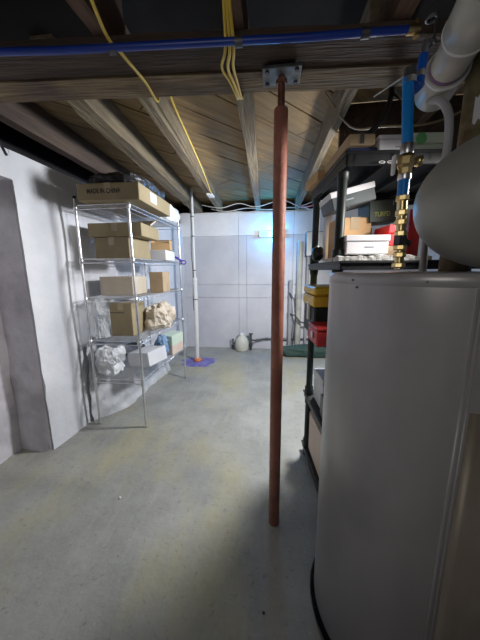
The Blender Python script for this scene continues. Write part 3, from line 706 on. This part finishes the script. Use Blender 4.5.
# local: x along front, y depth ; legs at (0,0),(0,0.49),(0.80,0),(0.80,0.49)
LW, LD = 0.80, 0.49
BT = [(0.03, 0.045), (0.425, 0.045), (0.900, 0.040), (1.298, 0.040), (1.715, 0.055)]
LEGS = ((-0.003, 0.05), (-0.003, LD-0.01), (LW+0.003, 0.05), (LW+0.003, LD-0.01))
for (px, py) in LEGS:
    mb = MB()
    for k in range(4):
        z0 = (BT[k][0]+BT[k][1]) if k else BT[0][0]+BT[0][1]; z1 = BT[k+1][0]
        mb.tube([(px, py, z0-0.002), (px, py, z0+0.05), (px, py, z0+0.055), (px, py, z1-0.03), (px, py, z1-0.028), (px, py, z1+0.002)], [0.028, 0.027, 0.0205, 0.0205, 0.024, 0.026], 14)
    mb.build('leg', 'slate_plastic', BK)
for (z, t) in BT:
    mb = MB(); e = 0.045; f = 0.024
    mb.box(-f, LW+f, -e, LD+e, z+t-0.012, z+t-0.004, bev=0.002)
    for (a, b2, c, d2) in ((-f, LW+f, -e, -e+0.012), (-f, LW+f, LD+e-0.012, LD+e), (-f, -f+0.012, -e, LD+e), (LW+f-0.012, LW+f, -e, LD+e)):
        mb.box(a, b2, c, d2, z, z+t, bev=0.003)
    mb.box(-f-0.006, LW+f+0.006, -e-0.006, LD+e+0.006, z+t-0.014, z+t-0.002, bev=0.003)
    for i in range(6): mb.box(0.0+0.15*i, 0.012+0.15*i, -e, LD+e, z+0.012, z+t-0.01)
    mb.build('shelf_deck', 'black_plastic', BK)
for px, py in LEGS:
    MB().lathe([(0.022, 0.0), (0.026, 0.032)], c=(px, py, 0), n=12).build('foot', 'black_plastic', BK)
# embossed mark under the top deck
mb = MB()
for i, w in enumerate((0.020, 0.018, 0.020, 0.018, 0.024)):
    x = 0.115 + 0.032*i
    rg = [(x+w*0.6*cos(a), -0.0515, 1.722+0.004*sin(a)) for a in [2*pi*k/12 for k in range(13)]]
    mb.tube(rg, 0.0012, 5, cap=False)
mb.build('embossed_mark', 'white_card', BK)
R6 = Matrix.Rotation(BA, 4, 'Z')
def bl(x, y, z=0):
    p = R6 @ Vector((x, y, 0)); return (0.305+p.x, 1.262+p.y, z)
def top(k): return BT[k][0]+BT[k][1]-0.002
# on top
z = top(4)
carton('navy_box', 'thin navy flat box under the cardboard box on top of the black rack', 'box', bl(0.050, 0.10, z), BA, 0.12, 0.24, 0.022, 'navy', None)
o = carton('cardboard_box', 'flat brown cardboard box on top of the black rack, nearest the joist', 'box', bl(0.035, 0.13, z+0.0225), BA, 0.105, 0.34, 0.042, 'card', None, group='cardboard boxes on the black rack')
MB().box(-0.008, 0.008, -0.1715, 0.1715, 0.005, 0.0435).build('strap', 'dark_metal', o)
b = carton('white_box', 'white box on top of the black rack left of the blue water line', 'box', bl(0.175, 0.09, z), BA, 0.135, 0.24, 0.062, 'white_card', None, lid=0.25, group='white boxes on the black rack')
MB().box(0.0, 0.045, -0.1212, -0.1202, 0.015, 0.02).build('printed_line', 'grey_ink', b)
b = carton('mint_box', 'pale green box with green disc on the black rack top', 'box', bl(0.335, 0.13, z), BA, 0.155, 0.24, 0.085, 'mint_card', None, lid=0.5)
o = MB().tube([(0, 0, 0), (0, 0.0015, 0)], 0.022, 20).build('green_disc', 'green_ink', b, loc=(-0.04, -0.1262, 0.062))
for i, (dy, h, l) in enumerate(((0.38, 0.05, 'tan cardboard wedge at the far corner of the black rack top'),)):
    o = MB().box(-0.07, 0.07, -0.10, 0.10, 0, h, bev=0.004).build('cardboard_box', 'card_orange', loc=bl(0.01, dy+0.03, z), rot=(0, 0, BA+0.1))
    tag(o, l, 'box')
for i, (x0, y0, l) in enumerate(((0.10, 0.46, 'short timber offcut lying at the back of the black rack top'), (0.32, 0.42, 'long timber offcut lying at the back of the black rack top'))):
    o = MB().box(-0.12-0.03*i, 0.12+0.03*i, -0.03, 0.03, 0, 0.10+0.03*i, bev=0.003).build('timber_offcut', 'plank', loc=bl(x0+0.1+0.1*i, y0, z), rot=(0, 0, BA))
    tag(o, l, 'timber', 'timber offcuts on the rack')
# third tier (z 1.298)
z = top(3)
t = MB(); vs = []; fs = []
for i in range(25):
    for k in range(13):
        x = -0.03+0.40*i/24; y = -0.035+0.2*k/12
        vs.append((x, y, 0.016+0.014*abs(noise.noise(Vector((x*22, y*22, 0))))+0.010*(k < 3)*abs(noise.noise(Vector((x*9, 4, 0))))))
nn = len(vs); vs += [(v[0], v[1], 0.0) for v in vs]
for i in range(24):
    for k in range(12):
        a = i*13+k; fs += [(a, a+13, a+14, a+1), (nn+a, nn+a+1, nn+a+14, nn+a+13)]
for i in range(24): a = i*13; fs += [(a, nn+a, nn+a+13, a+13), (a+12, a+25, nn+a+25, nn+a+12)]
for k in range(12): fs += [(k, k+1, nn+k+1, nn+k), (24*13+k, nn+24*13+k, nn+24*13+k+1, 24*13+k+1)]
t.add(vs, fs, False)
o = t.build('foam_sheet', 'foam', loc=bl(0, 0, z), rot=(0, 0, BA)); tag(o, 'crinkled whitish foam sheet spread on the black rack\'s second deck', 'foam sheet')
z += 0.031
b = carton('white_box', 'glossy white lidded box on the foam sheet in the black rack', 'box', bl(0.112, 0.09, z), BA, 0.188, 0.15, 0.083, 'white_card', None, lid=0.32, group='white boxes on the black rack')
MB().box(-0.01, 0.03, -0.0762, -0.0752, 0.028, 0.034).build('printed_line', 'grey_ink', b)
carton('cardboard_box', 'brown cardboard box behind the glossy white box in the black rack', 'box', bl(0.122, 0.275, z-0.014), BA, 0.165, 0.16, 0.205, 'card_orange', 'y', group='cardboard boxes on the black rack')
carton('cardboard_box', 'narrow brown cardboard box beside the red carton in the black rack', 'box', bl(0.270, 0.16, z-0.014), BA, 0.060, 0.14, 0.055, 'card', None, group='cardboard boxes on the black rack')
b = carton('red_box', 'bright red box behind the brass fittings in the black rack', 'box', bl(0.270, 0.16, z-0.014+0.0555), BA, 0.055, 0.14, 0.095, 'bright_red', None, lid=0.4, group='red boxes on the black rack')
carton('crimson_box', 'dark crimson box between the cardboard and bright red boxes', 'box', bl(0.232, 0.38, z-0.014), BA, 0.06, 0.14, 0.17, 'crimson', None)
b = carton('shoe_box', 'tilted slate-grey box with white lid on the cardboard box in the black rack', 'box', bl(0.085, 0.21, z-0.014+0.248), BA, 0.205, 0.18, 0.078, 'slate_card', None)
b.rotation_euler = (0, radians(-14), BA)
MB().box(-0.106, 0.106, -0.093, 0.093, 0.054, 0.081, bev=0.003).build('lid', 'white_card', b)
MB().box(-0.06, 0.0, -0.0915, -0.0905, 0.028, 0.033).build('printed_line', 'grey_ink', b)
b = carton('dark_carton', 'dark green carton with yellow-green lettering in the black rack', 'box', bl(0.268, 0.255, z-0.014+0.1815), BA, 0.16, 0.14, 0.105, 'dk_box', None)
b.rotation_euler = (0, radians(-4), BA)
text('TURFD', 0.031, 'olive_ink', b, (-0.017, -0.0712, 0.036), (radians(90), 0, 0), sx=0.8)
MB().box(0.35/10, 0.04, -0.0712, -0.0702, 0.075, 0.095).build('tab', 'grey_ink', b)
b = carton('red_box', 'small red box right of the brass fittings in the black rack', 'box', bl(0.42, 0.26, z-0.014), BA, 0.06, 0.14, 0.24, 'red', None, group='red boxes on the black rack')
b = carton('paper_stack', 'white papers standing by the rear left leg of the black rack', 'paper', bl(0.055, 0.435, z-0.014), BA, 0.035, 0.05, 0.26, 'white_card', None)
b = carton('dark_bag', 'rounded black pouch hanging over the rack\'s rear left corner', 'pouch', bl(-0.02, 0.435, z-0.017), BA, 0.01, 0.01, 0.01, 'black_plastic', None) if False else None
t = crumple(0.065, 0.09, 0.085, 0.008, 20, 9, 12, power=2.6)
tag(t.build('black_pouch', 'black_plastic', loc=bl(-0.01, 0.40, z-0.016)), 'rounded black pouch at the rear left corner of the black rack', 'pouch')
# tier at 0.87 : yellow/dark tote and red case
z = top(2)
tb = empty('tool_box', 'dark tool box with yellow lid on the black rack\'s third deck', 'tool box', bl(0.125, 0.31, z), BA)
MB().box(-0.19, 0.19, -0.12, 0.12, 0, 0.165, bev=0.008).build('body', 'slate_plastic', tb)
MB().box(-0.20, 0.20, -0.13, 0.13, 0.165, 0.222, bev=0.006).build('lid', 'yellow', tb)
MB().box(-0.198, 0.198, -0.128, 0.128, 0.226, 0.272, bev=0.010).build('upper_lid', 'yellow', tb)
MB().box(-0.07, 0.07, -0.02, 0.02, 0.270, 0.295, bev=0.006).build('handle', 'black_plastic', tb)
MB().box(-0.204, -0.190, -0.03, 0.0, 0.08, 0.185, bev=0.003).build('latch', 'white_plastic', tb)
rc = empty('red_case', 'red plastic case overhanging the left edge of the black rack', 'case', bl(0.0, 0.115, z), BA)
MB().box(-0.10, 0.16, -0.12, 0.05, 0, 0.075, bev=0.006).build('body', 'red', rc)
MB().box(-0.102, 0.162, -0.122, 0.052, 0.078, 0.092, bev=0.004).build('lid', 'red', rc)
MB().box(-0.107, -0.10, -0.06, -0.03, 0.03, 0.06, bev=0.002).build('latch', 'steel', rc)
# tier at 0.425
z = top(1)
carton('white_carton', 'white carton low on the black rack beside its rear left leg', 'box', bl(0.07, 0.33, z), BA, 0.11, 0.20, 0.20, 'white_card', None, lid=0.2)
carton('grey_carton', 'short grey carton in front of the white carton low on the black rack', 'box', bl(0.06, 0.12, z), BA, 0.13, 0.18, 0.13, 'galv', None)
# bottom deck
z = top(0)
carton('blush_carton', 'pinkish cardboard carton on the black rack\'s bottom deck', 'box', bl(0.13, 0.25, z), BA, 0.26, 0.40, 0.28, 'pink_card', 'y')

# dangling dark strap from ceiling to the rack
cable([(0.60, 1.62, 2.36), (0.56, 1.55, 2.20), (0.52, 1.50, 2.03), (0.43, 1.50, 1.93), (0.36, 1.46, 1.865), (0.345, 1.43, 1.84)], 0.012, 'black_cable', 'black_cable', 'thick black cable drooping from the ceiling onto the box on the black rack')
cable([(0.30, 1.9, 2.36), (0.42, 1.75, 2.10), (0.55, 1.6, 2.02), (0.75, 1.5, 1.98), (0.95, 1.45, 2.05)], 0.005, 'tan_cable', 'tan_cable', 'thin pale cable strung behind the blue water line')
# small black hook at the far left wall top
hk = MB().tube([(0, 0, 0), (0.03, 0.05, 0.03), (0.06, 0.06, -0.05)], 0.008, 8).build('wall_hook', 'dark_metal', loc=(-1.61, 1.45, 2.02))
tag(hk, 'small dark metal hook at the top of the left wall', 'hook')
# small pebbles of debris
for i, (x, y, r) in enumerate(((-0.87, 1.23, 0.008), (-0.02, 0.80, 0.006))):
    o = MB().lathe([(0, 0), (r, r*0.3), (r*0.7, r), (0, r*1.1)], n=7).build('plaster_crumb', 'plaster_top' if i == 0 else 'dark_metal', loc=(x, y, 0))
    tag(o, ('white plaster crumb on the open floor left of centre', 'dark crumb on the floor beside the water heater')[i], 'debris')

# ------------------------------------------------------------------ lights
def point(loc, e, col, r=0.04):
    l = bpy.data.lights.new('bulb', 'POINT'); l.energy = e; l.color = col; l.shadow_soft_size = r
    o = bpy.data.objects.new('bulb', l); COL.objects.link(o); o.location = loc; return o
def area(loc, rot, e, col, sx, sy):
    l = bpy.data.lights.new('area', 'AREA'); l.shape = 'RECTANGLE'; l.size = sx; l.size_y = sy; l.energy = e; l.color = col
    o = bpy.data.objects.new('area', l); COL.objects.link(o); o.location = loc; o.rotation_euler = rot; return o
def spot(loc, tgt, e, col, ang, blend, r=0.05):
    l = bpy.data.lights.new('shaded_lamp', 'SPOT'); l.energy = e; l.color = col; l.shadow_soft_size = r; l.spot_size = radians(ang); l.spot_blend = blend
    o = bpy.data.objects.new('shaded_lamp', l); COL.objects.link(o); o.location = loc
    o.rotation_euler = (Vector(tgt)-Vector(loc)).to_track_quat('-Z', 'Y').to_euler(); return o
spot((0.58, 2.22, 1.80), (-0.9, 2.75, 0.55), 165, (0.96, 0.98, 1.0), 160, 0.55, 0.12)
point((0.58, 2.24, 1.80), 14, (0.95, 0.97, 1.0), 0.05)
sl = bpy.data.lights.new('shaded_bulb', 'SPOT'); sl.energy = 82; sl.color = (1.0, 0.95, 0.90); sl.shadow_soft_size = 0.04
sl.spot_size = radians(54); sl.spot_blend = 0.7
so = bpy.data.objects.new('shaded_bulb', sl); COL.objects.link(so); so.location = (1.02, 1.135, 1.70)
so.rotation_euler = (Vector((0.1, 1.25, 1.42)) - Vector((1.02, 1.135, 1.70))).to_track_quat('-Z', 'Y').to_euler()
area((-0.3, -1.0, 1.6), (radians(70), 0, radians(-6)), 5.0, (1.0, 0.95, 0.86), 0.8, 0.5)  # unseen fill light added behind the camera as soft ambient
point((-0.05, YB-0.10, 1.85), 16, (0.03, 0.42, 1.0), 0.03)
w = bpy.data.worlds.new('World'); S.world = w; w.use_nodes = True
w.node_tree.nodes['Background'].inputs['Color'].default_value = (0.5, 0.55, 0.7, 1)
w.node_tree.nodes['Background'].inputs['Strength'].default_value = 0.02

# ------------------------------------------------------------------ camera
PITCH, YAW, ROLL, F = radians(10.6), radians(7.2), radians(-0.5), 265.0
fwd = Vector((-sin(YAW)*cos(PITCH), cos(YAW)*cos(PITCH), -sin(PITCH)))
r0 = Vector((cos(YAW), sin(YAW), 0)); u0 = r0.cross(fwd)
right = r0*cos(ROLL) + u0*sin(ROLL); up = -r0*sin(ROLL) + u0*cos(ROLL)
cam = bpy.data.cameras.new('camera'); co = bpy.data.objects.new('camera', cam); COL.objects.link(co)
mw = Matrix((( right.x, up.x, -fwd.x, 0), (right.y, up.y, -fwd.y, 0), (right.z, up.z, -fwd.z, 1.30), (0, 0, 0, 1)))
co.matrix_world = mw
cam.sensor_fit = 'HORIZONTAL'; cam.sensor_width = 36; cam.lens = F/480*36; cam.clip_start = 0.02
S.camera = co
S.view_settings.view_transform = 'Standard'; S.view_settings.look = 'None'
S.view_settings.exposure = 0.0; S.view_settings.gamma = 1.0; S.view_settings.use_curve_mapping = False
